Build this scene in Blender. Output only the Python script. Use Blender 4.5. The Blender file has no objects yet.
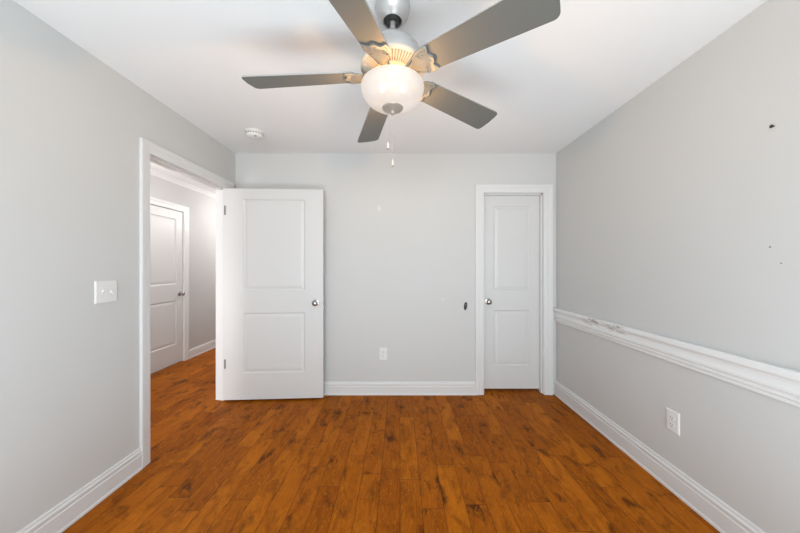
import bpy, bmesh, math, random
from mathutils import Vector, Matrix

SC = bpy.context.scene
COL = SC.collection
PI = math.pi
R = math.radians
random.seed(4)

# ------------------------------------------------------------------ camera
cd = bpy.data.cameras.new('camera')
cd.sensor_width = 36.0
cd.lens = 36.0 * 287.0 / 800.0
cd.clip_start = 0.02
cam = bpy.data.objects.new('camera', cd)
COL.objects.link(cam)
cam.location = (0, 0, 1.295)
cam.rotation_euler = (R(90), 0, 0)
SC.camera = cam

# ------------------------------------------------------------------ colour management, world, light
SC.view_settings.view_transform = 'Standard'
SC.view_settings.look = 'None'
SC.view_settings.gamma = 1.0
SC.view_settings.use_curve_mapping = False
SC.view_settings.exposure = 0.05

w = bpy.data.worlds.new('daylight')
SC.world = w
w.use_nodes = True
bg = w.node_tree.nodes['Background']
bg.inputs[0].default_value = (0.80, 0.90, 1.0, 1)
bg.inputs[1].default_value = 0.6


def area(name, loc, rot, sx, sy, power, color):
    l = bpy.data.lights.new(name, 'AREA')
    l.shape = 'RECTANGLE'
    l.size, l.size_y = sx, sy
    l.energy = power
    l.color = color
    o = bpy.data.objects.new(name, l)
    o.location = loc
    o.rotation_euler = rot
    COL.objects.link(o)
    return o


# daylight through the windows of the rear wall, and of the hall
area('window_daylight', (0.1, -2.70, 1.475), (R(90), 0, 0), 2.4, 1.5, 102, (0.91, 0.97, 1.0))
area('added_ceiling_fill', (0.0, -0.05, 0.20), (R(172), 0, 0), 2.8, 0.9, 50, (0.78, 0.93, 1.0))  # added upward fill low by the floor, brightens the ceiling
area('hall_window_daylight', (-2.38, -0.8, 0.6), (R(102), 0, R(-14)), 0.9, 0.9, 60, (1.0, 0.97, 0.95))
for hy, hp in ((2.95, 14), (5.0, 27)):  # out of view; the farther one is added to brighten the hall's far end
    hl = bpy.data.lights.new('unseen_hall_light', 'POINT')
    hl.energy, hl.color, hl.shadow_soft_size = hp, (1.0, 0.955, 0.93), 0.12
    hlo = bpy.data.objects.new('unseen_hall_light', hl)
    hlo.location = (-2.22, hy, 2.1)
    COL.objects.link(hlo)


# ------------------------------------------------------------------ materials
def mat(name, color, rough=0.5, metal=0.0, bump=0.0, bscale=200.0, mottled=0.0, spec=0.5):
    m = bpy.data.materials.new(name)
    m.use_nodes = True
    nt = m.node_tree
    b = nt.nodes['Principled BSDF']
    b.inputs['Base Color'].default_value = (*color, 1)
    b.inputs['Roughness'].default_value = rough
    b.inputs['Metallic'].default_value = metal
    b.inputs['Specular IOR Level'].default_value = spec
    tc = nt.nodes.new('ShaderNodeTexCoord')
    nz = nt.nodes.new('ShaderNodeTexNoise')
    nz.inputs['Scale'].default_value = bscale
    nz.inputs['Detail'].default_value = 3
    nt.links.new(tc.outputs['Object'], nz.inputs['Vector'])
    if bump:
        bp = nt.nodes.new('ShaderNodeBump')
        bp.inputs['Strength'].default_value = bump
        bp.inputs['Distance'].default_value = 0.001
        nt.links.new(nz.outputs['Fac'], bp.inputs['Height'])
        nt.links.new(bp.outputs['Normal'], b.inputs['Normal'])
    if mottled:
        n2 = nt.nodes.new('ShaderNodeTexNoise')
        n2.inputs['Scale'].default_value = 1.7
        n2.inputs['Detail'].default_value = 2
        nt.links.new(tc.outputs['Object'], n2.inputs['Vector'])
        mx = nt.nodes.new('ShaderNodeMix')
        mx.data_type = 'RGBA'
        mx.inputs['A'].default_value = (*[c * (1 - mottled) for c in color], 1)
        mx.inputs['B'].default_value = (*[min(1, c * (1 + mottled)) for c in color], 1)
        nt.links.new(n2.outputs['Fac'], mx.inputs['Factor'])
        nt.links.new(mx.outputs['Result'], b.inputs['Base Color'])
    return m


M = {}
M['wall'] = mat('grey_wall_paint', (0.595, 0.60, 0.595), 0.6, bump=0.10, bscale=420, mottled=0.02, spec=0.3)
M['hall_wall'] = mat('hall_wall_paint', (0.55, 0.545, 0.54), 0.6, bump=0.10, bscale=420, spec=0.3)
M['ceiling'] = mat('ceiling_paint', (0.845, 0.86, 0.87), 0.9, bump=0.15, bscale=300, mottled=0.01, spec=0.1)
M['trim'] = mat('white_gloss_trim', (0.70, 0.705, 0.705), 0.36, bump=0.02, bscale=60)
M['door'] = mat('white_door_paint', (0.645, 0.65, 0.65), 0.38, bump=0.05, bscale=120)
M['plastic'] = mat('white_plastic', (0.74, 0.74, 0.73), 0.55)
M['nickel'] = mat('brushed_nickel', (0.40, 0.39, 0.37), 0.24, 0.95, bump=0.02, bscale=500)
M['silver'] = mat('satin_silver', (0.54, 0.54, 0.54), 0.38, 0.7, bump=0.02, bscale=400)
M['lamplit'] = mat('lamplit_castings', (0.66, 0.58, 0.46), 0.5, 0.0, bump=0.05, bscale=120)  # cream tint puts the bulbs' warm glow into the metal's colour
M['shield'] = mat('dim_light_shield', (0.004, 0.004, 0.004), 0.9, spec=0.0)  # for the added light shield above the bulbs
_nt = M['shield'].node_tree
_t = _nt.nodes.new('ShaderNodeBsdfTransparent')
_x = _nt.nodes.new('ShaderNodeMixShader')
_x.inputs[0].default_value = 0.13
_nt.links.new(_nt.nodes['Principled BSDF'].outputs[0], _x.inputs[1])
_nt.links.new(_t.outputs[0], _x.inputs[2])
_nt.links.new(_x.outputs[0], _nt.nodes['Material Output'].inputs[0])
M['holder'] = mat('champagne_castings', (0.225, 0.225, 0.20), 0.55, 0.0, bump=0.05, bscale=120)
M['finial'] = mat('champagne_finial', (0.40, 0.35, 0.30), 0.45, 0.4)
M['fob'] = mat('cream_pull', (0.60, 0.56, 0.49), 0.5)
M['dark'] = mat('dark_slot', (0.03, 0.028, 0.026), 0.6)
M['slot'] = mat('vent_slot_shadow', (0.22, 0.17, 0.11), 0.7)
M['black'] = mat('black_rubber', (0.03, 0.03, 0.03), 0.45)
M['blade'] = mat('grey_blade', (0.124, 0.132, 0.127), 0.5, bump=0.05, bscale=80)
M['blade_edge'] = mat('pale_blade_edge', (0.32, 0.32, 0.31), 0.5)
M['hinge'] = mat('dull_hinge_steel', (0.30, 0.30, 0.30), 0.45, 0.5)
M['bronze'] = mat('dark_bronze', (0.022, 0.020, 0.019), 0.5, 0.1)
M['filler'] = mat('white_filler', (0.68, 0.68, 0.67), 0.8)
M['mark_grey'] = mat('grey_mark', (0.22, 0.21, 0.20), 0.8)
M['bulb'] = None


def floor_material():
    m = bpy.data.materials.new('hand_scraped_planks')
    m.use_nodes = True
    nt = m.node_tree
    N, L = nt.nodes, nt.links
    b = N['Principled BSDF']

    def math_(op, a, c=None, d=None):
        n = N.new('ShaderNodeMath')
        n.operation = op
        for i, v in enumerate((a, c, d)):
            if v is None:
                continue
            if isinstance(v, (int, float)):
                n.inputs[i].default_value = v
            else:
                L.new(v, n.inputs[i])
        return n.outputs[0]

    def white(v):
        n = N.new('ShaderNodeTexWhiteNoise')
        n.noise_dimensions = '2D'
        L.new(v, n.inputs['Vector'])
        return n.outputs['Value']

    def comb(x, y, z=0.0):
        n = N.new('ShaderNodeCombineXYZ')
        for i, v in enumerate((x, y, z)):
            if isinstance(v, (int, float)):
                n.inputs[i].default_value = v
            else:
                L.new(v, n.inputs[i])
        return n.outputs[0]

    tc = N.new('ShaderNodeTexCoord')
    sp = N.new('ShaderNodeSeparateXYZ')
    L.new(tc.outputs['Object'], sp.inputs[0])
    X, Y = sp.outputs[0], sp.outputs[1]
    W = 0.118
    u = math_('DIVIDE', math_('ADD', X, 10.03), W)
    row = math_('FLOOR', u)
    fu = math_('FRACT', u)
    rr = white(comb(row, 3.7))
    rl = white(comb(row, 9.1))
    ln = math_('MULTIPLY_ADD', rl, 0.55, 0.50)          # plank length of the row
    v = math_('ADD', math_('DIVIDE', math_('ADD', Y, 10.0), ln), math_('MULTIPLY', rr, 5.0))
    seg = math_('FLOOR', v)
    fv = math_('FRACT', v)
    pid = white(comb(row, seg))
    pid2 = white(comb(math_('ADD', row, 31.3), seg))
    # distance to the seams
    du = math_('MULTIPLY', math_('MINIMUM', fu, math_('SUBTRACT', 1.0, fu)), W)
    dv = math_('MULTIPLY', math_('MINIMUM', fv, math_('SUBTRACT', 1.0, fv)), ln)
    dm = math_('MINIMUM', du, dv)
    gap = N.new('ShaderNodeMapRange')
    gap.inputs['From Min'].default_value = 0.0004
    gap.inputs['From Max'].default_value = 0.0022
    L.new(dm, gap.inputs['Value'])
    gapv = gap.outputs[0]                               # 0 in the gap
    # grain space shifted per plank
    sx = math_('ADD', X, math_('MULTIPLY', pid, 37.0))
    sy = math_('ADD', Y, math_('MULTIPLY', pid2, 53.0))

    def noise(vec, scale, detail, rough=0.55, dist=0.0):
        n = N.new('ShaderNodeTexNoise')
        n.inputs['Scale'].default_value = scale
        n.inputs['Detail'].default_value = detail
        n.inputs['Roughness'].default_value = rough
        n.inputs['Distortion'].default_value = dist
        L.new(vec, n.inputs['Vector'])
        return n.outputs['Fac']

    def rng(val, a, c, o0=0.0, o1=1.0):
        n = N.new('ShaderNodeMapRange')
        n.inputs['From Min'].default_value = a
        n.inputs['From Max'].default_value = c
        n.inputs['To Min'].default_value = o0
        n.inputs['To Max'].default_value = o1
        L.new(val, n.inputs['Value'])
        return n.outputs[0]

    def mixc(f, a, c, mode='MIX'):
        n = N.new('ShaderNodeMix')
        n.data_type = 'RGBA'
        n.blend_type = mode
        for k, v_ in (('Factor', f), ('A', a), ('B', c)):
            if isinstance(v_, (int, float)):
                n.inputs[k].default_value = v_
            elif isinstance(v_, tuple):
                n.inputs[k].default_value = (*v_, 1)
            else:
                L.new(v_, n.inputs[k])
        return n.outputs['Result']

    blot = noise(comb(sx, math_('MULTIPLY', sy, 0.38)), 15.0, 6, 0.66, 0.8)
    cloud = noise(comb(sx, math_('MULTIPLY', sy, 0.6)), 6.0, 3, 0.5, 0.4)
    grain = noise(comb(sx, math_('MULTIPLY', sy, 0.05)), 170.0, 4, 0.6)
    figure = noise(comb(sx, math_('MULTIPLY', sy, 0.40)), 34.0, 5, 0.62, 2.4)
    knots = noise(comb(sx, math_('MULTIPLY', sy, 0.6)), 8.0, 3, 0.55, 0.5)
    base = mixc(pid, FLOOR_A, FLOOR_B)
    base = mixc(rng(cloud, 0.35, 0.68, 0, 0.6), base, FLOOR_C)
    base = mixc(rng(blot, 0.46, 0.70, 0, 0.72), base, FLOOR_D)
    base = mixc(rng(knots, 0.57, 0.69, 0, 0.80), base, FLOOR_E)
    base = mixc(rng(figure, 0.52, 0.72, 0, 0.60), base, FLOOR_F)
    g = rng(grain, 0.3, 0.7, 0.80, 1.14)
    gc = N.new('ShaderNodeCombineColor')
    for i in range(3):
        L.new(g, gc.inputs[i])
    base = mixc(1.0, base, gc.outputs[0], 'MULTIPLY')
    base = mixc(rng(gapv, 0, 1, 0.15, 1.0), (0.055, 0.015, 0.002), base)
    L.new(base, b.inputs['Base Color'])
    L.new(rng(figure, 0.3, 0.7, 0.38, 0.52), b.inputs['Roughness'])
    b.inputs['Specular IOR Level'].default_value = 0.06
    h = math_('ADD', math_('MULTIPLY', gapv, 1.0), math_('MULTIPLY', cloud, 1.2))
    h = math_('ADD', h, math_('MULTIPLY', grain, 0.18))
    bp = N.new('ShaderNodeBump')
    bp.inputs['Strength'].default_value = 0.35
    bp.inputs['Distance'].default_value = 0.002
    L.new(h, bp.inputs['Height'])
    L.new(bp.outputs[0], b.inputs['Normal'])
    return m


FLOOR_A = (0.270, 0.066, 0.0024)
FLOOR_B = (0.475, 0.136, 0.0056)
FLOOR_C = (0.345, 0.091, 0.0034)
FLOOR_D = (0.125, 0.027, 0.0020)
FLOOR_E = (0.050, 0.013, 0.0025)
FLOOR_F = (0.520, 0.185, 0.0140)
M['floor'] = floor_material()


def rail_material():
    """white gloss paint with a worn, chipped stretch near the far end"""
    m = mat('chipped_white_trim', (0.76, 0.765, 0.765), 0.35)
    nt = m.node_tree
    N, L = nt.nodes, nt.links
    b = N['Principled BSDF']
    tc = N.new('ShaderNodeTexCoord')
    mp = N.new('ShaderNodeMapping')
    mp.inputs['Scale'].default_value = (1, 7.0, 55.0)
    L.new(tc.outputs['Object'], mp.inputs['Vector'])
    nz = N.new('ShaderNodeTexNoise')
    nz.inputs['Scale'].default_value = 1.6
    nz.inputs['Detail'].default_value = 5
    nz.inputs['Roughness'].default_value = 0.7
    L.new(mp.outputs[0], nz.inputs['Vector'])
    sp = N.new('ShaderNodeSeparateXYZ')
    L.new(tc.outputs['Object'], sp.inputs[0])

    def band(sock, c, hw):
        a = N.new('ShaderNodeMath'); a.operation = 'SUBTRACT'; L.new(sock, a.inputs[0]); a.inputs[1].default_value = c
        d = N.new('ShaderNodeMath'); d.operation = 'ABSOLUTE'; L.new(a.outputs[0], d.inputs[0])
        r = N.new('ShaderNodeMapRange'); L.new(d.outputs[0], r.inputs['Value'])
        r.inputs['From Min'].default_value = hw; r.inputs['From Max'].default_value = hw * 0.55
        return r.outputs[0]
    y = band(sp.outputs[1], 2.20, 0.27)
    z = band(sp.outputs[2], 0.845, 0.035)
    k = N.new('ShaderNodeMath'); k.operation = 'MULTIPLY'; L.new(y, k.inputs[0]); L.new(z, k.inputs[1])
    t = N.new('ShaderNodeMapRange'); L.new(nz.outputs['Fac'], t.inputs['Value'])
    t.inputs['From Min'].default_value = 0.50; t.inputs['From Max'].default_value = 0.56
    k2 = N.new('ShaderNodeMath'); k2.operation = 'MULTIPLY'; L.new(k.outputs[0], k2.inputs[0]); L.new(t.outputs[0], k2.inputs[1])
    mx = N.new('ShaderNodeMix'); mx.data_type = 'RGBA'
    mx.inputs['A'].default_value = (0.76, 0.765, 0.765, 1)
    mx.inputs['B'].default_value = (0.33, 0.31, 0.28, 1)
    L.new(k2.outputs[0], mx.inputs['Factor'])
    L.new(mx.outputs['Result'], b.inputs['Base Color'])
    return m


M['rail'] = rail_material()


def bowl_material():
    """lit frosted glass: part of the bulbs' light passes straight through, the outside is milky and glows"""
    m = bpy.data.materials.new('frosted_bowl_glass')
    m.use_nodes = True
    nt = m.node_tree
    N, L = nt.nodes, nt.links
    N.remove(N['Principled BSDF'])
    out = N['Material Output']
    geo = N.new('ShaderNodeNewGeometry')
    df = N.new('ShaderNodeBsdfDiffuse'); df.inputs[0].default_value = (0.80, 0.76, 0.72, 1)
    gl = N.new('ShaderNodeBsdfGlossy'); gl.inputs[1].default_value = 0.35
    em = N.new('ShaderNodeEmission'); em.inputs[0].default_value = (1.0, 0.80, 0.67, 1); em.inputs[1].default_value = BOWL_GLOW
    tp = N.new('ShaderNodeBsdfTransparent'); tp.inputs[0].default_value = (1, 1, 1, 1)
    m2 = N.new('ShaderNodeMixShader'); m2.inputs[0].default_value = 0.05
    L.new(df.outputs[0], m2.inputs[1]); L.new(gl.outputs[0], m2.inputs[2])
    ad = N.new('ShaderNodeAddShader')
    L.new(m2.outputs[0], ad.inputs[0]); L.new(em.outputs[0], ad.inputs[1])
    m3 = N.new('ShaderNodeMixShader'); m3.inputs[0].default_value = 0.45
    L.new(ad.outputs[0], m3.inputs[1]); L.new(tp.outputs[0], m3.inputs[2])
    t2 = N.new('ShaderNodeBsdfTransparent'); t2.inputs[0].default_value = (0.45, 0.45, 0.45, 1)
    m4 = N.new('ShaderNodeMixShader')
    L.new(geo.outputs['Backfacing'], m4.inputs[0])
    L.new(m3.outputs[0], m4.inputs[1]); L.new(t2.outputs[0], m4.inputs[2])
    L.new(m4.outputs[0], out.inputs[0])
    return m


BOWL_GLOW = 0.50
M['bowl'] = bowl_material()
mb = bpy.data.materials.new('warm_bulb')
mb.use_nodes = True
_b = mb.node_tree.nodes['Principled BSDF']
_b.inputs['Base Color'].default_value = (0.05, 0.045, 0.04, 1)
_b.inputs['Emission Color'].default_value = (1.0, 0.72, 0.42, 1)
_b.inputs['Emission Strength'].default_value = 0.6
M['bulb'] = mb


# ------------------------------------------------------------------ mesh helpers
def obj(name, bm, m, parent=None, smooth=False, bevel=0.0, loc=None):
    bmesh.ops.recalc_face_normals(bm, faces=bm.faces[:])
    me = bpy.data.meshes.new(name)
    bm.to_mesh(me)
    bm.free()
    for x in (m if isinstance(m, (list, tuple)) else [m]):
        me.materials.append(x)
    o = bpy.data.objects.new(name, me)
    COL.objects.link(o)
    if parent is not None:
        o.parent = parent
    if loc:
        o.location = loc
    if smooth:
        for p in me.polygons:
            p.use_smooth = True
        me.set_sharp_from_angle(angle=R(38))
    if bevel:
        b = o.modifiers.new('bevel', 'BEVEL')
        b.width = bevel
        b.segments = 2
        b.limit_method = 'ANGLE'
        b.angle_limit = R(40)
    return o


def empty(name, loc, rz=0.0):
    o = bpy.data.objects.new(name, None)
    o.empty_display_size = 0.1
    o.location = loc
    o.rotation_euler = (0, 0, rz)
    COL.objects.link(o)
    return o


def tag(o, label, cat, group=None, kind=None):
    o['label'] = label
    o['category'] = cat
    if group:
        o['group'] = group
    if kind:
        o['kind'] = kind
    return o


def box(bm, a, b, mi=0):
    x0, y0, z0 = a
    x1, y1, z1 = b
    v = [bm.verts.new(p) for p in ((x0, y0, z0), (x1, y0, z0), (x1, y1, z0), (x0, y1, z0),
                                   (x0, y0, z1), (x1, y0, z1), (x1, y1, z1), (x0, y1, z1))]
    for f in ((0, 3, 2, 1), (4, 5, 6, 7), (0, 1, 5, 4), (1, 2, 6, 5), (2, 3, 7, 6), (3, 0, 4, 7)):
        bm.faces.new([v[i] for i in f]).material_index = mi


def lathe(bm, prof, n=48, c=(0, 0, 0), mi=0, cap0=False, cap1=False, axis='Z'):
    """prof: (radius, height) pairs"""
    rings = []
    for r, h in prof:
        ring = []
        for i in range(n):
            a = 2 * PI * i / n
            p = (r * math.cos(a), r * math.sin(a), h)
            if axis == 'X':
                p = (h, p[0], p[1])
            elif axis == 'Y':
                p = (p[0], h, p[1])
            ring.append(bm.verts.new((p[0] + c[0], p[1] + c[1], p[2] + c[2])))
        rings.append(ring)
    for a, b in zip(rings, rings[1:]):
        for i in range(n):
            bm.faces.new((a[i], a[(i + 1) % n], b[(i + 1) % n], b[i])).material_index = mi
    if cap0:
        bm.faces.new(rings[0]).material_index = mi
    if cap1:
        bm.faces.new(rings[-1]).material_index = mi
    return rings


def tube(bm, pts, r, n=8, mi=0):
    pts = [Vector(p) for p in pts]
    rings = []
    for i, p in enumerate(pts):
        d = (pts[min(i + 1, len(pts) - 1)] - pts[max(i - 1, 0)]).normalized()
        u = d.orthogonal().normalized()
        if abs(d.z) < 0.95:
            u = d.cross(Vector((0, 0, 1))).normalized()
        else:
            u = d.cross(Vector((0, 1, 0))).normalized()
        v = d.cross(u)
        rr = r[i] if isinstance(r, (list, tuple)) else r
        rings.append([bm.verts.new(p + (u * math.cos(2 * PI * k / n) + v * math.sin(2 * PI * k / n)) * rr) for k in range(n)])
    for a, b in zip(rings, rings[1:]):
        for k in range(n):
            bm.faces.new((a[k], a[(k + 1) % n], b[(k + 1) % n], b[k])).material_index = mi
    bm.faces.new(rings[0]).material_index = mi
    bm.faces.new(rings[-1]).material_index = mi


def sweep(bm, prof, fr, mi=0, closed_ends=True):
    """prof points placed at each frame: fr = list of functions (u, h) -> xyz"""
    rows = [[bm.verts.new(f(u, h)) for u, h in prof] for f in fr]
    n = len(prof)
    for a, b in zip(rows, rows[1:]):
        for i in range(n):
            j = (i + 1) % n
            bm.faces.new((a[i], a[j], b[j], b[i])).material_index = mi
    if closed_ends:
        bm.faces.new(rows[0])
        bm.faces.new(rows[-1])


# ------------------------------------------------------------------ room dimensions
XL, XR, YB, YR, H = -1.665, 1.58, 2.905, -2.6, 2.44     # left, right, back, rear, ceiling
XH = -1.78                                              # hall side of the left wall
HX = -2.97                                              # far hall wall
HY = 6.2                                                # hall end
OY0, OY1, OZ = 1.905, 2.785, 2.045                      # bedroom doorway in the left wall
CX0, CX1, CZ = 0.850, 1.452, 2.040                      # closet doorway in the back wall


def struct(name, bm, m, label, cat, **k):
    o = obj(name, bm, m, **k)
    return tag(o, label, cat, kind='structure')


bm = bmesh.new()
box(bm, (HX - 0.12, YR - 0.12, -0.08), (XR + 0.12, HY + 0.12, 0.0))
struct('floor', bm, M['floor'], 'hand scraped orange brown hardwood plank floor', 'floor')

bm = bmesh.new()
box(bm, (HX - 0.12, YR - 0.12, H), (XR + 0.12, HY + 0.12, H + 0.1))
struct('ceiling', bm, M['ceiling'], 'smooth white ceiling above the ceiling fan', 'ceiling')

bm = bmesh.new()
box(bm, (XH, YR, 0), (XL, OY0 - 0.018, H))
box(bm, (XH, OY0 - 0.018, OZ + 0.018), (XL, OY1 + 0.018, H))
box(bm, (XH, OY1 + 0.018, 0), (XL, HY, H))
struct('wall_left', bm, M['wall'], 'light grey left wall with the open doorway to the hall', 'wall')

bm = bmesh.new()
box(bm, (XL, YB, 0), (CX0 - 0.018, YB + 0.115, H))
box(bm, (CX0 - 0.018, YB, CZ + 0.018), (CX1 + 0.018, YB + 0.115, H))
box(bm, (CX1 + 0.018, YB, 0), (XR + 0.115, YB + 0.115, H))
struct('wall_back', bm, M['wall'], 'light grey back wall between the open door and the closet door', 'wall')

bm = bmesh.new()
box(bm, (XR, YR, 0), (XR + 0.115, YB, H))
struct('wall_right', bm, M['wall'], 'light grey right wall with the white chair rail', 'wall')

# closet behind the closed door
bm = bmesh.new()
box(bm, (CX0 - 0.3, YB + 0.62, 0), (XR + 0.115, YB + 0.70, H))
struct('wall_closet', bm, M['wall'], 'closet wall behind the closed narrow door', 'wall')

# rear wall behind the camera, with a wide window
WX0, WX1, WZ0, WZ1 = -1.15, 1.35, 0.70, 2.25
bm = bmesh.new()
box(bm, (XL, YR - 0.12, 0), (WX0, YR, H))
box(bm, (WX1, YR - 0.12, 0), (XR + 0.115, YR, H))
box(bm, (WX0, YR - 0.12, 0), (WX1, YR, WZ0))
box(bm, (WX0, YR - 0.12, WZ1), (WX1, YR, H))
struct('wall_rear', bm, M['wall'], 'light grey rear wall around the wide window', 'wall')
bm = bmesh.new()
for a, b in (((WX0, WZ0), (WX1, WZ0 + .05)), ((WX0, WZ1 - .05), (WX1, WZ1)), ((WX0, WZ0), (WX0 + .05, WZ1)),
             ((WX1 - .05, WZ0), (WX1, WZ1)), ((0.075, WZ0), (0.125, WZ1))):
    box(bm, (a[0], YR - 0.09, a[1]), (b[0], YR - 0.04, b[1]))
win = struct('window_1', bm, M['trim'], 'wide white framed window in the rear wall', 'window')

# hall shell
bm = bmesh.new()
HD0, HD1, HDZ = 3.14, 3.935, 2.04                       # hall doorway along y
box(bm, (HX - 0.115, YR, 0), (HX, HD0 - 0.018, H))
box(bm, (HX - 0.115, HD0 - 0.018, HDZ + 0.018), (HX, HD1 + 0.018, H))
box(bm, (HX - 0.115, HD1 + 0.018, 0), (HX, HY, H))
struct('wall_hall', bm, M['hall_wall'], 'grey far wall of the hall with a closed white door', 'wall')
bm = bmesh.new()
box(bm, (HX - 0.115, HY, 0), (XH + 0.115, HY + 0.1, H))
struct('wall_hall_end', bm, M['hall_wall'], 'grey end wall of the hall', 'wall')


# ------------------------------------------------------------------ mouldings
def base_prof(h, d=0.015):
    return [(0, 0), (d, 0), (d, h * .66), (d - .003, h * .70), (d - .003, h * .735), (d - .001, h * .76), (d - .001, h * .84), (d - .006, h * .89),
            (d - .007, h * .96), (d - .010, h), (0, h)]


def baseboard(name, frames, label, h=0.130):
    bm = bmesh.new()
    sweep(bm, base_prof(h), frames)
    # shoe moulding at the floor
    shoe = [(0.0145, 0.0), (0.0200, 0.0), (0.0195, 0.008), (0.0180, 0.014), (0.0145, 0.017)]
    sweep(bm, shoe, frames)
    return struct(name, bm, M['trim'], label, 'baseboard')


baseboard('baseboard_left', [lambda u, h: (XL + u, YR, h), lambda u, h: (XL + u, OY0 - 0.070, h)], 'white baseboard along the left wall', 0.140)
baseboard('baseboard_right', [lambda u, h: (XR - u, YR, h), lambda u, h: (XR - u, YB, h)], 'white baseboard along the right wall', 0.146)
baseboard('baseboard_back', [lambda u, h: (XL + 0.02, YB - u, h), lambda u, h: (0.767, YB - u, h)], 'white baseboard along the back wall')
baseboard('baseboard_hall', [lambda u, h: (HX + u, HD1 + 0.088, h), lambda u, h: (HX + u, HY, h)], 'white baseboard along the far hall wall', 0.125)
baseboard('baseboard_hall_near', [lambda u, h: (HX + u, YR, h), lambda u, h: (HX + u, HD0 - 0.088, h)], 'white baseboard of the hall hidden by the left wall', 0.125)


def casing_prof(w, d=0.018):
    return [(0, 0), (0, d * .55), (w * .04, d * .62), (w * .10, d * .62), (w * .14, d * .72), (w * .22, d * .76), (w * .58, d * .80),
            (w * .62, d * .95), (w * .68, d), (w * .96, d), (w, d * .94), (w, 0)]


def casing(name, place, a0, a1, top, w, label, wt=None):
    """U-shaped moulding round an opening; place(a, z, h) -> xyz with h off the wall"""
    wt = wt or w
    p = casing_prof(w)
    k = wt / w
    fr = [lambda u, h: place(a0 - u, 0, h), lambda u, h: place(a0 - u, top + u * k, h),
          lambda u, h: place(a1 + u, top + u * k, h), lambda u, h: place(a1 + u, 0, h)]
    bm = bmesh.new()
    sweep(bm, p, fr)
    return struct(name, bm, M['trim'], label, 'door trim', smooth=False)


casing('trim_1', lambda a, z, h: (XL + h, a, z), OY0 - 0.002, OY1 + 0.002, OZ, 0.068, 'white casing of the bedroom doorway in the left wall', 0.076)
casing('trim_2', lambda a, z, h: (XH - h, a, z), OY0 - 0.002, OY1 + 0.002, OZ, 0.063, 'white casing of the bedroom doorway on its hall side')
casing('trim_3', lambda a, z, h: (a, YB - h, z), CX0 - 0.004, CX1 + 0.004, CZ, 0.085, 'white casing of the closet door in the back wall', 0.082)
casing('trim_4', lambda a, z, h: (HX + h, a, z), HD0 - 0.004, HD1 + 0.004, HDZ, 0.082, 'white casing of the closed door in the hall')


def jamb(name, place, a0, a1, top, depth, stop0, label):
    """three boards lining an opening, with the stop strip; place(a, d, z)"""
    bm = bmesh.new()

    def bx(p, q):
        P, Q = place(*p), place(*q)
        box(bm, tuple(min(i, j) for i, j in zip(P, Q)), tuple(max(i, j) for i, j in zip(P, Q)))
    t = 0.0175
    bx((a0 - t, 0, 0), (a0, depth, top))
    bx((a1, 0, 0), (a1 + t, depth, top))
    bx((a0 - t, 0, top), (a1 + t, depth, top + t))
    s = 0.011
    bx((a0, stop0, 0), (a0 + s, stop0 + 0.035, top))
    bx((a1 - s, stop0, 0), (a1, stop0 + 0.035, top))
    bx((a0, stop0, top - s), (a1, stop0 + 0.035, top))
    return struct(name, bm, M['trim'], label, 'door trim')


jamb('trim_5', lambda a, d, z: (XL - d, a, z), OY0, OY1, OZ, 0.115, 0.040, 'white jamb lining the bedroom doorway')
jamb('trim_6', lambda a, d, z: (a, YB + d, z), CX0, CX1, CZ, 0.115, 0.030, 'white jamb lining the closet doorway')
jamb('trim_7', lambda a, d, z: (HX - d, a, z), HD0, HD1, HDZ, 0.115, 0.075, 'white jamb lining the hall doorway')

# chair rail: smooth cove above, stepped beads below
RB, RT = 0.740, 0.880
rp = [(0, RB), (0.010, RB), (0.014, RB + .004), (0.014, RB + .012), (0.011, RB + .017), (0.017, RB + .021), (0.021, RB + .026), (0.021, RB + .035), (0.017, RB + .039),
      (0.020, RB + .043), (0.024, RB + .050), (0.024, RB + .060), (0.020, RB + .072), (0.018, RB + .086), (0.020, RB + .098), (0.025, RB + .106),
      (0.030, RB + .110), (0.030, RB + .124), (0.026, RT), (0, RT)]
bm = bmesh.new()
sweep(bm, rp, [lambda u, h: (XR - u, YR, h), lambda u, h: (XR - u, YB, h)])
struct('trim_8', bm, M['rail'], 'white moulded chair rail on the right wall, paint chipped near its far end', 'chair rail')

# small crown along the hall ceiling
cp = [(0, H - .050), (0.006, H - .050), (0.008, H - .042), (0.030, H - .014), (0.040, H - .010), (0.042, H), (0, H)]
bm = bmesh.new()
sweep(bm, cp, [lambda u, h: (HX + u, YR, h), lambda u, h: (HX + u, HY, h)])
struct('trim_9', bm, M['trim'], 'white crown moulding along the hall ceiling', 'crown moulding')


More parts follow.
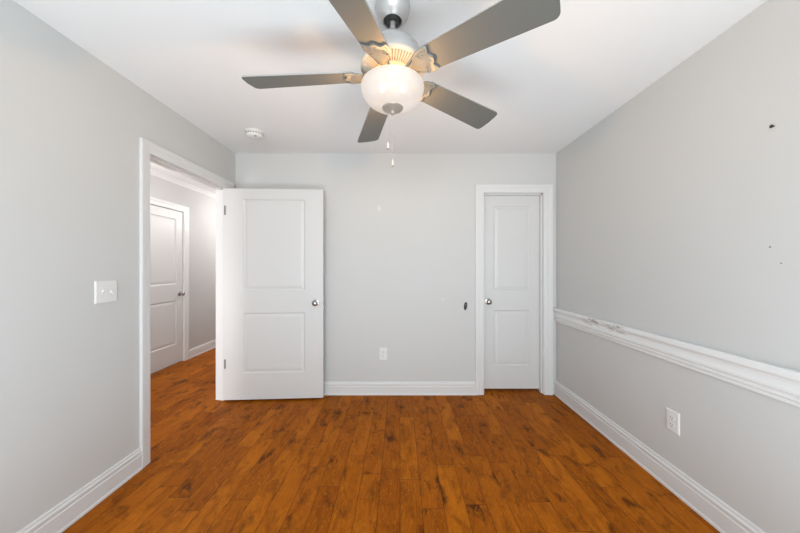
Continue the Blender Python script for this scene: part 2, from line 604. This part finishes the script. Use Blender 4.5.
# ------------------------------------------------------------------ doors
def door_bm(W, Ht, th, panels):
    """two-panel moulded door; front face at y=0 facing -y, x 0..W, z 0..Ht"""
    bm = bmesh.new()
    px0, px1 = panels[0][0], panels[0][1]
    zs = [0.0]
    for p in panels:
        zs += [p[2], p[3]]
    zs.append(Ht)
    for side in (0, 1):
        def P(x, z, d):
            return bm.verts.new((x, d if side == 0 else th - d, z))

        def quad(x0, x1, z0, z1):
            bm.faces.new((P(x0, z0, 0), P(x1, z0, 0), P(x1, z1, 0), P(x0, z1, 0)))
        quad(0, px0, 0, Ht)
        quad(px1, W, 0, Ht)
        for a in range(0, len(zs), 2):
            quad(px0, px1, zs[a], zs[a + 1])
        steps = [(0, 0), (0.004, 0.004), (0.010, 0.0085), (0.016, 0.009), (0.022, 0.0075), (0.030, 0.005), (0.042, 0.0032), (0.052, 0.003)]
        for (x0, x1, z0, z1) in panels:
            prev = None
            for ins, d in steps:
                ring = [P(x0 + ins, z0 + ins, d), P(x1 - ins, z0 + ins, d), P(x1 - ins, z1 - ins, d), P(x0 + ins, z1 - ins, d)]
                if prev:
                    for i in range(4):
                        bm.faces.new((prev[i], prev[(i + 1) % 4], ring[(i + 1) % 4], ring[i]))
                prev = ring
            bm.faces.new(prev)
    for a, b in (((0, 0), (W, 0)), ((W, 0), (W, Ht)), ((W, Ht), (0, Ht)), ((0, Ht), (0, 0))):
        bm.faces.new([bm.verts.new(q) for q in ((a[0], 0, a[1]), (b[0], 0, b[1]), (b[0], th, b[1]), (a[0], th, a[1]))])
    bmesh.ops.remove_doubles(bm, verts=bm.verts[:], dist=0.0002)
    return bm


KNOB = [(0.0, 0.0), (0.031, 0.0), (0.032, 0.003), (0.030, 0.007), (0.018, 0.009), (0.0125, 0.012), (0.0115, 0.024), (0.0150, 0.030), (0.0225, 0.036),
        (0.0270, 0.044), (0.0270, 0.051), (0.0225, 0.058), (0.0120, 0.0625), (0.0, 0.0635)]


def knob(parent, x, z, th, both=True):
    bm = bmesh.new()
    lathe(bm, [(max(r, .0005), -h) for r, h in KNOB], 28, (x, 0, z), axis='Y')
    if both:
        lathe(bm, [(max(r, .0005), th + h) for r, h in KNOB], 28, (x, 0, z), axis='Y')
    return obj('door_knob', bm, M['nickel'], parent, smooth=True)


def hinge(parent, x, z, y=0.0):
    """a leaf with its knuckle, three segments"""
    bm = bmesh.new()
    box(bm, (x, y - 0.0015, z - 0.0445), (x + 0.016, y + 0.0005, z + 0.0445))
    for k in range(3):
        lathe(bm, [(0.0005, -0.044 + k * 0.0297), (0.0045, -0.044 + k * 0.0297), (0.0045, -0.0155 + k * 0.0297), (0.0005, -0.0155 + k * 0.0297)], 10, (x + 0.004, y - 0.003, z))
    return obj('hinge', bm, M['hinge'], parent)


# open bedroom door
d1 = empty('door_1', (-1.692, 2.742, 0.018), R(3.1))
tag(d1, 'open white two-panel bedroom door standing out from the left wall', 'door', kind='structure')
DW, DH = 0.945, 2.025
obj('door_leaf', door_bm(DW, DH, 0.035, [(0.190, 0.772, 0.252, 0.832), (0.190, 0.772, 1.048, 1.925)]), M['door'], d1)
knob(d1, DW - 0.070, 0.925, 0.035)
for z in (0.345, 1.815):
    hinge(d1, 0.012, z)
bm = bmesh.new()
box(bm, (DW - 0.0005, 0.005, 0.895), (DW + 0.0015, 0.030, 0.955))
box(bm, (DW, 0.011, 0.915), (DW + 0.009, 0.024, 0.935))
obj('latch', bm, M['nickel'], d1)

# closet door
d2 = empty('door_2', (CX0 + 0.003, YB + 0.069, 0.030))
tag(d2, 'closed narrow white two-panel closet door in the back wall', 'door', kind='structure')
obj('door_leaf', door_bm(CX1 - CX0 - 0.006, 2.006, 0.035, [(0.117, 0.490, 0.237, 0.812), (0.117, 0.490, 1.018, 1.890)]), M['door'], d2)
knob(d2, 0.058, 0.902, 0.035, False)

# hall door: leaf lies in the wall plane x = HX
d3 = empty('door_3', (HX - 0.005, HD0 + 0.003, 0.012), R(90))
tag(d3, 'closed white two-panel door across the hall, seen through the doorway', 'door', kind='structure')
hw = HD1 - HD0 - 0.006
obj('door_leaf', door_bm(hw, 2.022, 0.035, [(0.112, hw - 0.112, 0.252, 0.832), (0.112, hw - 0.112, 1.048, 1.915)]), M['door'], d3)
knob(d3, hw - 0.060, 0.915, 0.035, False)

# strike plate on the near jamb of the bedroom doorway
bm = bmesh.new()
box(bm, (XL - 0.034, OY0, 0.905), (XL - 0.004, OY0 + 0.0015, 0.960))
tube(bm, [(XL - 0.003, OY0 + 0.001, 0.913), (XL - 0.003, OY0 + 0.001, 0.952)], 0.0035, 8)
o = obj('strike_plate', bm, M['bronze'])
tag(o, 'dark strike plate on the edge of the near doorway jamb', 'strike plate')


# ------------------------------------------------------------------ wall fittings
def wall_frame(origin, ax, ay):
    """object matrix: local x along ax, local y up, local z off the wall"""
    ax, ay = Vector(ax), Vector(ay)
    az = ax.cross(ay)
    m = Matrix((ax, ay, az)).transposed().to_4x4()
    m.translation = Vector(origin)
    return m


def plate_bm(w, h, d=0.0065):
    bm = bmesh.new()
    e = 0.006
    lo = [bm.verts.new((sx * w / 2, sy * h / 2, 0)) for sx, sy in ((-1, -1), (1, -1), (1, 1), (-1, 1))]
    mi = [bm.verts.new((sx * w / 2, sy * h / 2, d * .45)) for sx, sy in ((-1, -1), (1, -1), (1, 1), (-1, 1))]
    hi = [bm.verts.new((sx * (w / 2 - e), sy * (h / 2 - e), d)) for sx, sy in ((-1, -1), (1, -1), (1, 1), (-1, 1))]
    for a, b in ((lo, mi), (mi, hi)):
        for i in range(4):
            bm.faces.new((a[i], a[(i + 1) % 4], b[(i + 1) % 4], b[i]))
    bm.faces.new(hi)
    bm.faces.new(lo)
    return bm


def screw(parent, x, y, z):
    bm = bmesh.new()
    lathe(bm, [(0.0002, z + 0.0015), (0.0022, z + 0.0013), (0.0030, z)], 12, (x, y, 0))
    box(bm, (x - 0.0022, y - 0.0004, z + 0.0012), (x + 0.0022, y + 0.0004, z + 0.0018), 1)
    return obj('screw', bm, [M['plastic'], M['dark']], parent)


def outlet(matrix, label):
    root = empty('electrical_outlet', (0, 0, 0))
    root.matrix_world = matrix
    tag(root, label, 'outlet', 'duplex wall outlets')
    obj('cover_plate', plate_bm(0.080, 0.124), M['plastic'], root)
    for s in (1, -1):
        bm = bmesh.new()
        pts = []
        for k in range(24):
            a = 2 * PI * k / 24
            pts.append((0.0170 * math.cos(a), max(-0.0140, min(0.0140, 0.0172 * math.sin(a))) + s * 0.0195))
        lo = [bm.verts.new((x, y, 0.005)) for x, y in pts]
        hi = [bm.verts.new((x, y, 0.0085)) for x, y in pts]
        for k in range(24):
            bm.faces.new((lo[k], lo[(k + 1) % 24], hi[(k + 1) % 24], hi[k]))
        bm.faces.new(hi)
        for x, hh in ((-0.0063, 0.0042), (0.0063, 0.0036)):
            box(bm, (x - 0.0011, s * 0.0195 + 0.003 - hh, 0.0080), (x + 0.0011, s * 0.0195 + 0.003 + hh, 0.0088), 1)
        lathe(bm, [(0.0001, 0.0088), (0.0026, 0.0088), (0.0026, 0.0080)], 12, (0, s * 0.0195 - 0.0085, 0), 1)
        obj('receptacle', bm, [M['plastic'], M['dark']], root)
    screw(root, 0, 0, 0.0065)
    return root


outlet(wall_frame((-0.170, YB, 0.410), (1, 0, 0), (0, 0, 1)), 'white duplex outlet low on the back wall')
outlet(wall_frame((XR, 1.660, 0.400), (0, -1, 0), (0, 0, 1)), 'white duplex outlet on the right wall below the chair rail')

sw = empty('light_switch', (0, 0, 0))
sw.matrix_world = wall_frame((XL, 1.625, 1.153), (0, 1, 0), (0, 0, 1))
tag(sw, 'white double toggle light switch on the left wall beside the doorway', 'light switch')
obj('cover_plate', plate_bm(0.124, 0.127), M['plastic'], sw)
for x in (-0.023, 0.023):
    bm = bmesh.new()
    box(bm, (x - 0.0052, -0.0125, 0.0060), (x + 0.0052, 0.0125, 0.0072))
    up = 1 if x < 0 else -1
    v = [bm.verts.new(p) for p in ((x - .0042, -.006, .007), (x + .0042, -.006, .007), (x + .0042, .006, .007), (x - .0042, .006, .007),
                                   (x - .0036, up * .009 - .0035, .0185), (x + .0036, up * .009 - .0035, .0185), (x + .0036, up * .009 + .0035, .0185), (x - .0036, up * .009 + .0035, .0185))]
    for f in ((4, 5, 6, 7), (0, 1, 5, 4), (1, 2, 6, 5), (2, 3, 7, 6), (3, 0, 4, 7)):
        bm.faces.new([v[i] for i in f])
    obj('toggle', bm, M['plastic'], sw, bevel=0.0006)
    for y in (-0.030, 0.030):
        screw(sw, x, y, 0.0065)

# smoke detector
sd = empty('smoke_detector', (-1.238, 2.445, H))
tag(sd, 'round white smoke detector on the ceiling above the open door', 'smoke detector')
bm = bmesh.new()
lathe(bm, [(0.001, 0), (0.073, 0), (0.074, -0.004), (0.074, -0.010), (0.070, -0.012), (0.001, -0.012)], 48)
obj('base', bm, M['plastic'], sd, smooth=True)
bm = bmesh.new()
lathe(bm, [(0.066, -0.012), (0.068, -0.017), (0.068, -0.031), (0.065, -0.040), (0.056, -0.047), (0.040, -0.050), (0.038, -0.048), (0.034, -0.048), (0.032, -0.0505), (0.001, -0.051)], 48)
for k in range(20):
    a = 2 * PI * k / 20
    c, s = math.cos(a), math.sin(a)
    p = [(0.0672, -.018), (0.0676, -.018), (0.0676, -.024), (0.0672, -.024)]
    v = [bm.verts.new((r * math.cos(a + da), r * math.sin(a + da), z)) for r, z, da in ((0.0684, -.020, -.1), (0.0684, -.020, .1), (0.0684, -.029, .1), (0.0684, -.029, -.1))]
    bm.faces.new(v).material_index = 1
obj('body', bm, [M['plastic'], M['mark_grey']], sd, smooth=True)
bm = bmesh.new()
lathe(bm, [(0.011, -0.040), (0.011, -0.0445), (0.009, -0.0455), (0.0005, -0.0455)], 20, (0.024, -0.036, -0.0045))
obj('test_button', bm, M['mark_grey'], sd, smooth=True)

# dark oval hole in the back wall, nail and marks in the walls
hole = empty('wall_hole', (0.663, YB, 0.894))
tag(hole, 'small dark oval hole in the back wall left of the closet door', 'hole')
bm = bmesh.new()
n = 28
rings = []
for sc_, d in ((1.0, 0.0), (1.0, -0.003), (0.84, -0.0035), (0.74, -0.0012), (0.3, -0.0006)):
    rings.append([bm.verts.new((0.0170 * sc_ * (1 + .05 * math.sin(3 * 2 * PI * k / n)) * math.cos(2 * PI * k / n) + 0.004 * math.sin(2 * PI * k / n) * sc_, d, 0.041 * sc_ * math.sin(2 * PI * k / n))) for k in range(n)])
for a, b in zip(rings, rings[1:]):
    for k in range(n):
        bm.faces.new((a[k], a[(k + 1) % n], b[(k + 1) % n], b[k]))
bm.faces.new(rings[-1])
obj('rim', bm, M['bronze'], hole, smooth=True)
bm = bmesh.new()
lathe(bm, [(0.0075, -0.0010), (0.0065, -0.0026), (0.0005, -0.0030)], 14, (0.003, 0, 0.012), axis='Y')
obj('torn_edge', bm, M['mark_grey'], hole, smooth=True)

nail = empty('nail', (XR, 1.212, 1.887))
tag(nail, 'small dark nail high on the right wall', 'nail')
bm = bmesh.new()
lathe(bm, [(0.0005, 0.006), (0.0022, 0.006), (0.0022, -0.010), (0.0005, -0.010)], 10, axis='X')
obj('shank', bm, M['bronze'], nail)
bm = bmesh.new()
lathe(bm, [(0.0005, -0.010), (0.0065, -0.010), (0.0070, -0.012), (0.0055, -0.014), (0.0005, -0.0145)], 14, axis='X')
obj('head', bm, M['bronze'], nail, smooth=True)


def spot(name, p, axis, r1, r2, m, label, cat, group=None):
    bm = bmesh.new()
    rnd = random.Random(label)
    n = 18
    a1 = []
    a2 = []
    for k in range(n):
        a = 2 * PI * k / n
        f = 1 + rnd.uniform(-.22, .22)
        u, v = r1 * f * math.cos(a), r2 * f * math.sin(a)
        if axis == 'Y':
            a1.append(bm.verts.new((u, 0.0, v)))
            a2.append(bm.verts.new((u * .8, -0.0012, v * .8)))
        else:
            a1.append(bm.verts.new((0.0, u, v)))
            a2.append(bm.verts.new((-0.0012, u * .8, v * .8)))
    for k in range(n):
        bm.faces.new((a1[k], a1[(k + 1) % n], a2[(k + 1) % n], a2[k]))
    bm.faces.new(a2)
    o = obj(name, bm, m, loc=p, smooth=True)
    return tag(o, label, cat, group)


spot('filler_patch', (-0.212, YB, 1.886), 'Y', 0.020, 0.034, M['filler'], 'faint pale filler patch high on the back wall below the fan', 'filler patch', 'filler patches on the back wall')
spot('filler_patch', (0.437, YB, 0.967), 'Y', 0.014, 0.014, M['filler'], 'small round pale filler patch left of the dark oval hole', 'filler patch', 'filler patches on the back wall')
spot('nail_hole', (XR, 1.226, 1.378), 'X', 0.0042, 0.0042, M['mark_grey'], 'tiny nail hole in the right wall, the one directly below the nail', 'nail hole', 'nail holes in the right wall')
spot('nail_hole', (XR, 1.190, 1.308), 'X', 0.0032, 0.0032, M['mark_grey'], 'tiny nail hole in the right wall, the lowest and nearest to the photo edge', 'nail hole', 'nail holes in the right wall')

# ------------------------------------------------------------------ ceiling fan
FX, FY = -0.032, 1.250
fan = empty('ceiling_fan', (FX, FY, H))
tag(fan, 'five-blade ceiling fan with grey blades, nickel motor and a lit frosted bowl', 'ceiling fan')
ZB = 2.125 - H                                          # blade plane


def fz(z):
    return z - H


bm = bmesh.new()
lathe(bm, [(0.070, 0), (0.074, -0.004), (0.0755, -0.018), (0.074, -0.034), (0.068, -0.052), (0.058, -0.066), (0.047, -0.076), (0.043, -0.080),
           (0.040, -0.080), (0.038, -0.070), (0.036, -0.045)], 56)
obj('canopy', bm, M['silver'], fan, smooth=True)
bm = bmesh.new()
lathe(bm, [(0.002, -0.040), (0.026, -0.044), (0.036, -0.056), (0.037, -0.066), (0.030, -0.077), (0.016, -0.083), (0.012, -0.083)], 40)
ball = obj('hanger_ball', bm, M['black'], fan, smooth=True)
bm = bmesh.new()
lathe(bm, [(0.012, -0.078), (0.012, fz(2.285))], 24)
obj('downrod', bm, M['silver'], fan, smooth=True)

# motor housing: silver bell above, vented shell below with lamplight in its colour
bm = bmesh.new()
lathe(bm, [(0.013, fz(2.312)), (0.028, fz(2.312)), (0.033, fz(2.308)), (0.037, fz(2.298)), (0.046, fz(2.292)), (0.075, fz(2.268)), (0.100, fz(2.247)), (0.119, fz(2.225)),
           (0.130, fz(2.202)), (0.1355, fz(2.178)), (0.1365, fz(2.164))], 72)
mh = obj('motor_housing', bm, M['silver'], fan, smooth=True)
bm = bmesh.new()
seg = 240
prof = [(0.1365, 2.164, 0), (0.1385, 2.160, 0), (0.1385, 2.154, 0), (0.134, 2.149, 0), (0.129, 2.147, 0), (0.1285, 2.1468, 1), (0.114, 2.139, 1), (0.099, 2.132, 1), (0.0865, 2.128, 1), (0.086, 2.1278, 0),
        (0.078, 2.125, 0), (0.073, 2.119, 0), (0.066, 2.117, 0), (0.050, 2.117, 0)]
rings = []
for r, z, g in prof:
    ring = []
    for i in range(seg):
        a = 2 * PI * i / seg
        groove = g and (i % 4) in (0, 1)
        ring.append(bm.verts.new((r * math.cos(a), r * math.sin(a), fz(z) + (0.007 if groove else 0))))
    rings.append(ring)
for q, (a, b) in enumerate(zip(rings, rings[1:])):
    for i in range(seg):
        f = bm.faces.new((a[i], a[(i + 1) % seg], b[(i + 1) % seg], b[i]))
        if prof[q][2] and prof[q + 1][2] and i % 4 == 0:
            f.material_index = 1
obj('vented_shell', bm, [M['lamplit'], M['slot']], fan, smooth=True)

# rotor collar and light kit fitter
bm = bmesh.new()
lathe(bm, [(0.058, fz(2.120)), (0.058, fz(2.110)), (0.052, fz(2.107)), (0.048, fz(2.104)), (0.046, fz(2.098))], 56)
obj('light_fitter', bm, M['lamplit'], fan, smooth=True)


bm = bmesh.new()
lathe(bm, [(0.046, fz(2.100)), (0.046, fz(2.094)), (0.002, fz(2.083)), (0.070, fz(2.0825)), (0.120, fz(2.081)), (0.1325, fz(2.0785))], 56)
obj('light_shield', bm, M['shield'], fan, smooth=True)  # added, unseen: shades the ceiling, lets a little light reach the shell


def blade_bm():
    """root at r0, tip at r1 along +x, in the local plane z=0"""
    bm = bmesh.new()
    r0, r1, th = 0.158, 0.639, 0.006
    out = []
    w0, w1 = 0.055, 0.0705
    rc = 0.022
    # lower side from root to tip, tip with rounded corners, back again
    for k in range(6):
        a = PI + (PI / 2) * k / 5
        out.append((r0 + 0.03 + 0.03 * math.cos(a), -w0 + 0.03 + 0.03 * math.sin(a)))
    for k in range(7):
        a = -PI / 2 + (PI / 2) * k / 6
        out.append((r1 - rc + rc * math.cos(a), -w1 + rc + rc * math.sin(a)))
    out.append((r1 + 0.004, 0))
    up = [(x, -y) for x, y in reversed(out[:-1])]
    out += up
    lo = [bm.verts.new((x, y, 0)) for x, y in out]
    hi = [bm.verts.new((x, y, th)) for x, y in out]
    n = len(out)
    bm.faces.new(lo)
    bm.faces.new(hi)
    for k in range(n):
        bm.faces.new((lo[k], lo[(k + 1) % n], hi[(k + 1) % n], hi[k])).material_index = 1
    return bm


PITCH = R(14)
DROOP = R(1.8)


def iron_point(r, t, below):
    """a point on the cast blade holder: r along, t across, below = distance under the blade"""
    k = min(1.0, max(0.0, (r - 0.085) / 0.065))
    k = k * k * (3 - 2 * k)
    lift = (1 - k) * -0.006
    a = PITCH * k
    return (r, t * math.cos(a) + below * math.sin(a), -t * math.sin(a) - below * math.cos(a) + lift)


def iron_bm():
    bm = bmesh.new()
    rs = [(0.050, .018), (0.070, .016), (0.090, .015), (0.105, .017), (0.118, .024), (0.130, .034), (0.142, .045), (0.154, .052), (0.166, .055), (0.178, .056), (0.190, .055), (0.200, .052)]
    nt = 16
    top, bot = [], []
    for i, (r, hw) in enumerate(rs):
        a, b = [], []
        for j in range(nt + 1):
            s = -1 + 2 * j / nt
            f = max(0.0, (r - 0.150) / 0.050)
            rr = r + f * (0.006 * math.cos(s * PI * 2.0) - 0.004 * s * s)
            ed = 1 - abs(s) ** 6
            a.append(bm.verts.new(iron_point(rr, s * hw, 0.0004)))
            rib = 0.0006 * math.cos(s * PI * 2) if r > 0.12 else 0.0
            b.append(bm.verts.new(iron_point(rr, s * hw, 0.0045 + 0.004 * ed + rib)))
        top.append(a)
        bot.append(b)
    for g in (top, bot):
        for x, y in zip(g, g[1:]):
            for j in range(nt):
                bm.faces.new((x[j], x[j + 1], y[j + 1], y[j]))
    for x, y, u, v in zip(top, top[1:], bot, bot[1:]):
        bm.faces.new((x[0], y[0], v[0], u[0]))
        bm.faces.new((x[-1], y[-1], v[-1], u[-1]))
    for g, h in ((top[0], bot[0]), (top[-1], bot[-1])):
        for j in range(nt):
            bm.faces.new((g[j], g[j + 1], h[j + 1], h[j]))
    # scrolls cast in relief on the underside
    for s in (1, -1):
        pts = []
        for k in range(15):
            q = k / 14
            pts.append(iron_point(0.098 + 0.092 * q, s * (0.006 + 0.040 * math.sin(q * PI * 0.62)), 0.0085))
        tube(bm, pts, 0.0020, 6)
        pts = []
        for k in range(13):
            a = 0.4 + k / 12 * 4.6
            rad = 0.011 - 0.0055 * k / 12
            pts.append(iron_point(0.166 + rad * math.cos(a), s * (0.024 + rad * math.sin(a)), 0.0085))
        tube(bm, pts, 0.0015, 6)
    return bm


def screws_bm(r, t):
    bm = bmesh.new()
    prof = [(0.0046, 0.0075), (0.0046, 0.0105), (0.0030, 0.0120), (0.0002, 0.0123)]
    rings = []
    for rad, d in prof:
        rings.append([bm.verts.new(iron_point(r + rad * math.cos(2 * PI * k / 12), t + rad * math.sin(2 * PI * k / 12), d)) for k in range(12)])
    for a, b in zip(rings, rings[1:]):
        for k in range(12):
            bm.faces.new((a[k], a[(k + 1) % 12], b[(k + 1) % 12], b[k]))
    return bm


PH0 = -37.8
proto = None
for i in range(5):
    ang = R(PH0 + 72 * i)
    if proto is None:
        bl = obj('blade', blade_bm(), [M['blade'], M['blade_edge']], fan)
        # spin by ang, pitch about its own length
        ir = obj('blade_holder', iron_bm(), M['holder'], fan, smooth=True)
        scs = [obj('screw', screws_bm(r, t), M['holder'], ir, smooth=True) for r, t in ((0.152, 0.036), (0.152, -0.036), (0.186, 0.0))]
        proto = (bl, ir, scs)
    else:
        bl = proto[0].copy()
        ir = proto[1].copy()
        for x in (bl, ir):
            COL.objects.link(x)
            x.parent = fan
        for s_ in proto[2]:
            c = s_.copy()
            COL.objects.link(c)
            c.parent = ir
    bl.location = (0, 0, ZB)
    bl.rotation_euler = (Matrix.Rotation(ang, 3, 'Z') @ Matrix.Rotation(DROOP, 3, 'Y') @ Matrix.Rotation(-PITCH, 3, 'X')).to_euler()
    ir.location = (0, 0, ZB)
    ir.rotation_euler = (Matrix.Rotation(ang, 3, 'Z') @ Matrix.Rotation(DROOP, 3, 'Y')).to_euler()

# frosted glass bowl, thin blown glass open at the top
bm = bmesh.new()
bp_ = []
for k in range(19):
    a = (PI / 2) * k / 18
    bp_.append((max(0.006, 0.137 * math.cos(a) ** 0.80), fz(2.068) - 0.086 * math.sin(a) ** 1.15))
prof = [(0.131, fz(2.083)), (0.135, fz(2.080)), (0.1365, fz(2.074))] + bp_
lathe(bm, prof, 72)
obj('glass_bowl', bm, M['bowl'], fan, smooth=True)
for s in (1, -1):
    bm = bmesh.new()
    lathe(bm, [(0.0005, -0.018), (0.008, -0.016), (0.013, -0.008), (0.014, 0.0), (0.012, 0.008), (0.0095, 0.014), (0.0095, 0.024)], 20, (s * 0.046, -0.01, fz(2.066)))
    obj('bulb', bm, M['bulb'], fan, smooth=True)
# finial
bm = bmesh.new()
lathe(bm, [(0.001, fz(1.992)), (0.043, fz(1.990)), (0.046, fz(1.986)), (0.044, fz(1.981)), (0.034, fz(1.976)), (0.020, fz(1.972)), (0.012, fz(1.968)), (0.011, fz(1.961)), (0.007, fz(1.957)), (0.0005, fz(1.956))], 44)
obj('finial', bm, M['finial'], fan, smooth=True)


def chain(x, y, z0, z1, name):
    bm = bmesh.new()
    n_ = int((z0 - z1) / 0.0052)
    tube(bm, [(x, y, fz(z0)), (x, y, fz(z1))], 0.0005, 5)
    for k in range(n_):
        z = fz(z0 - (k + .5) * 0.0052)
        lathe(bm, [(0.0003, -0.0016), (0.0009, 0), (0.0003, 0.0016)], 6, (x, y, z))
    c = obj(name, bm, M['nickel'], fan)
    bm = bmesh.new()
    lathe(bm, [(0.0005, 0.016), (0.0035, 0.014), (0.0055, 0.006), (0.0055, -0.010), (0.0045, -0.014)], 16, (x, y, fz(z1) - 0.014))
    lathe(bm, [(0.005, -0.014), (0.0035, -0.018), (0.0005, -0.018)], 16, (x, y, fz(z1) - 0.014), 1)
    obj('pull', bm, [M['fob'], M['slot']], c, smooth=True)
    return c


chain(-0.020, -0.004, 1.975, 1.835, 'pull_chain')
chain(0.000, 0.0, 1.960, 1.762, 'pull_chain')

# the lamp's light, spreading from inside the bowl
l = bpy.data.lights.new('bulb_light', 'POINT')
l.energy = 36
l.color = (1.0, 0.53, 0.20)
l.shadow_soft_size = 0.02
o = bpy.data.objects.new('bulb_light', l)
o.location = (0, 0, fz(1.998))
o.parent = fan
COL.objects.link(o)
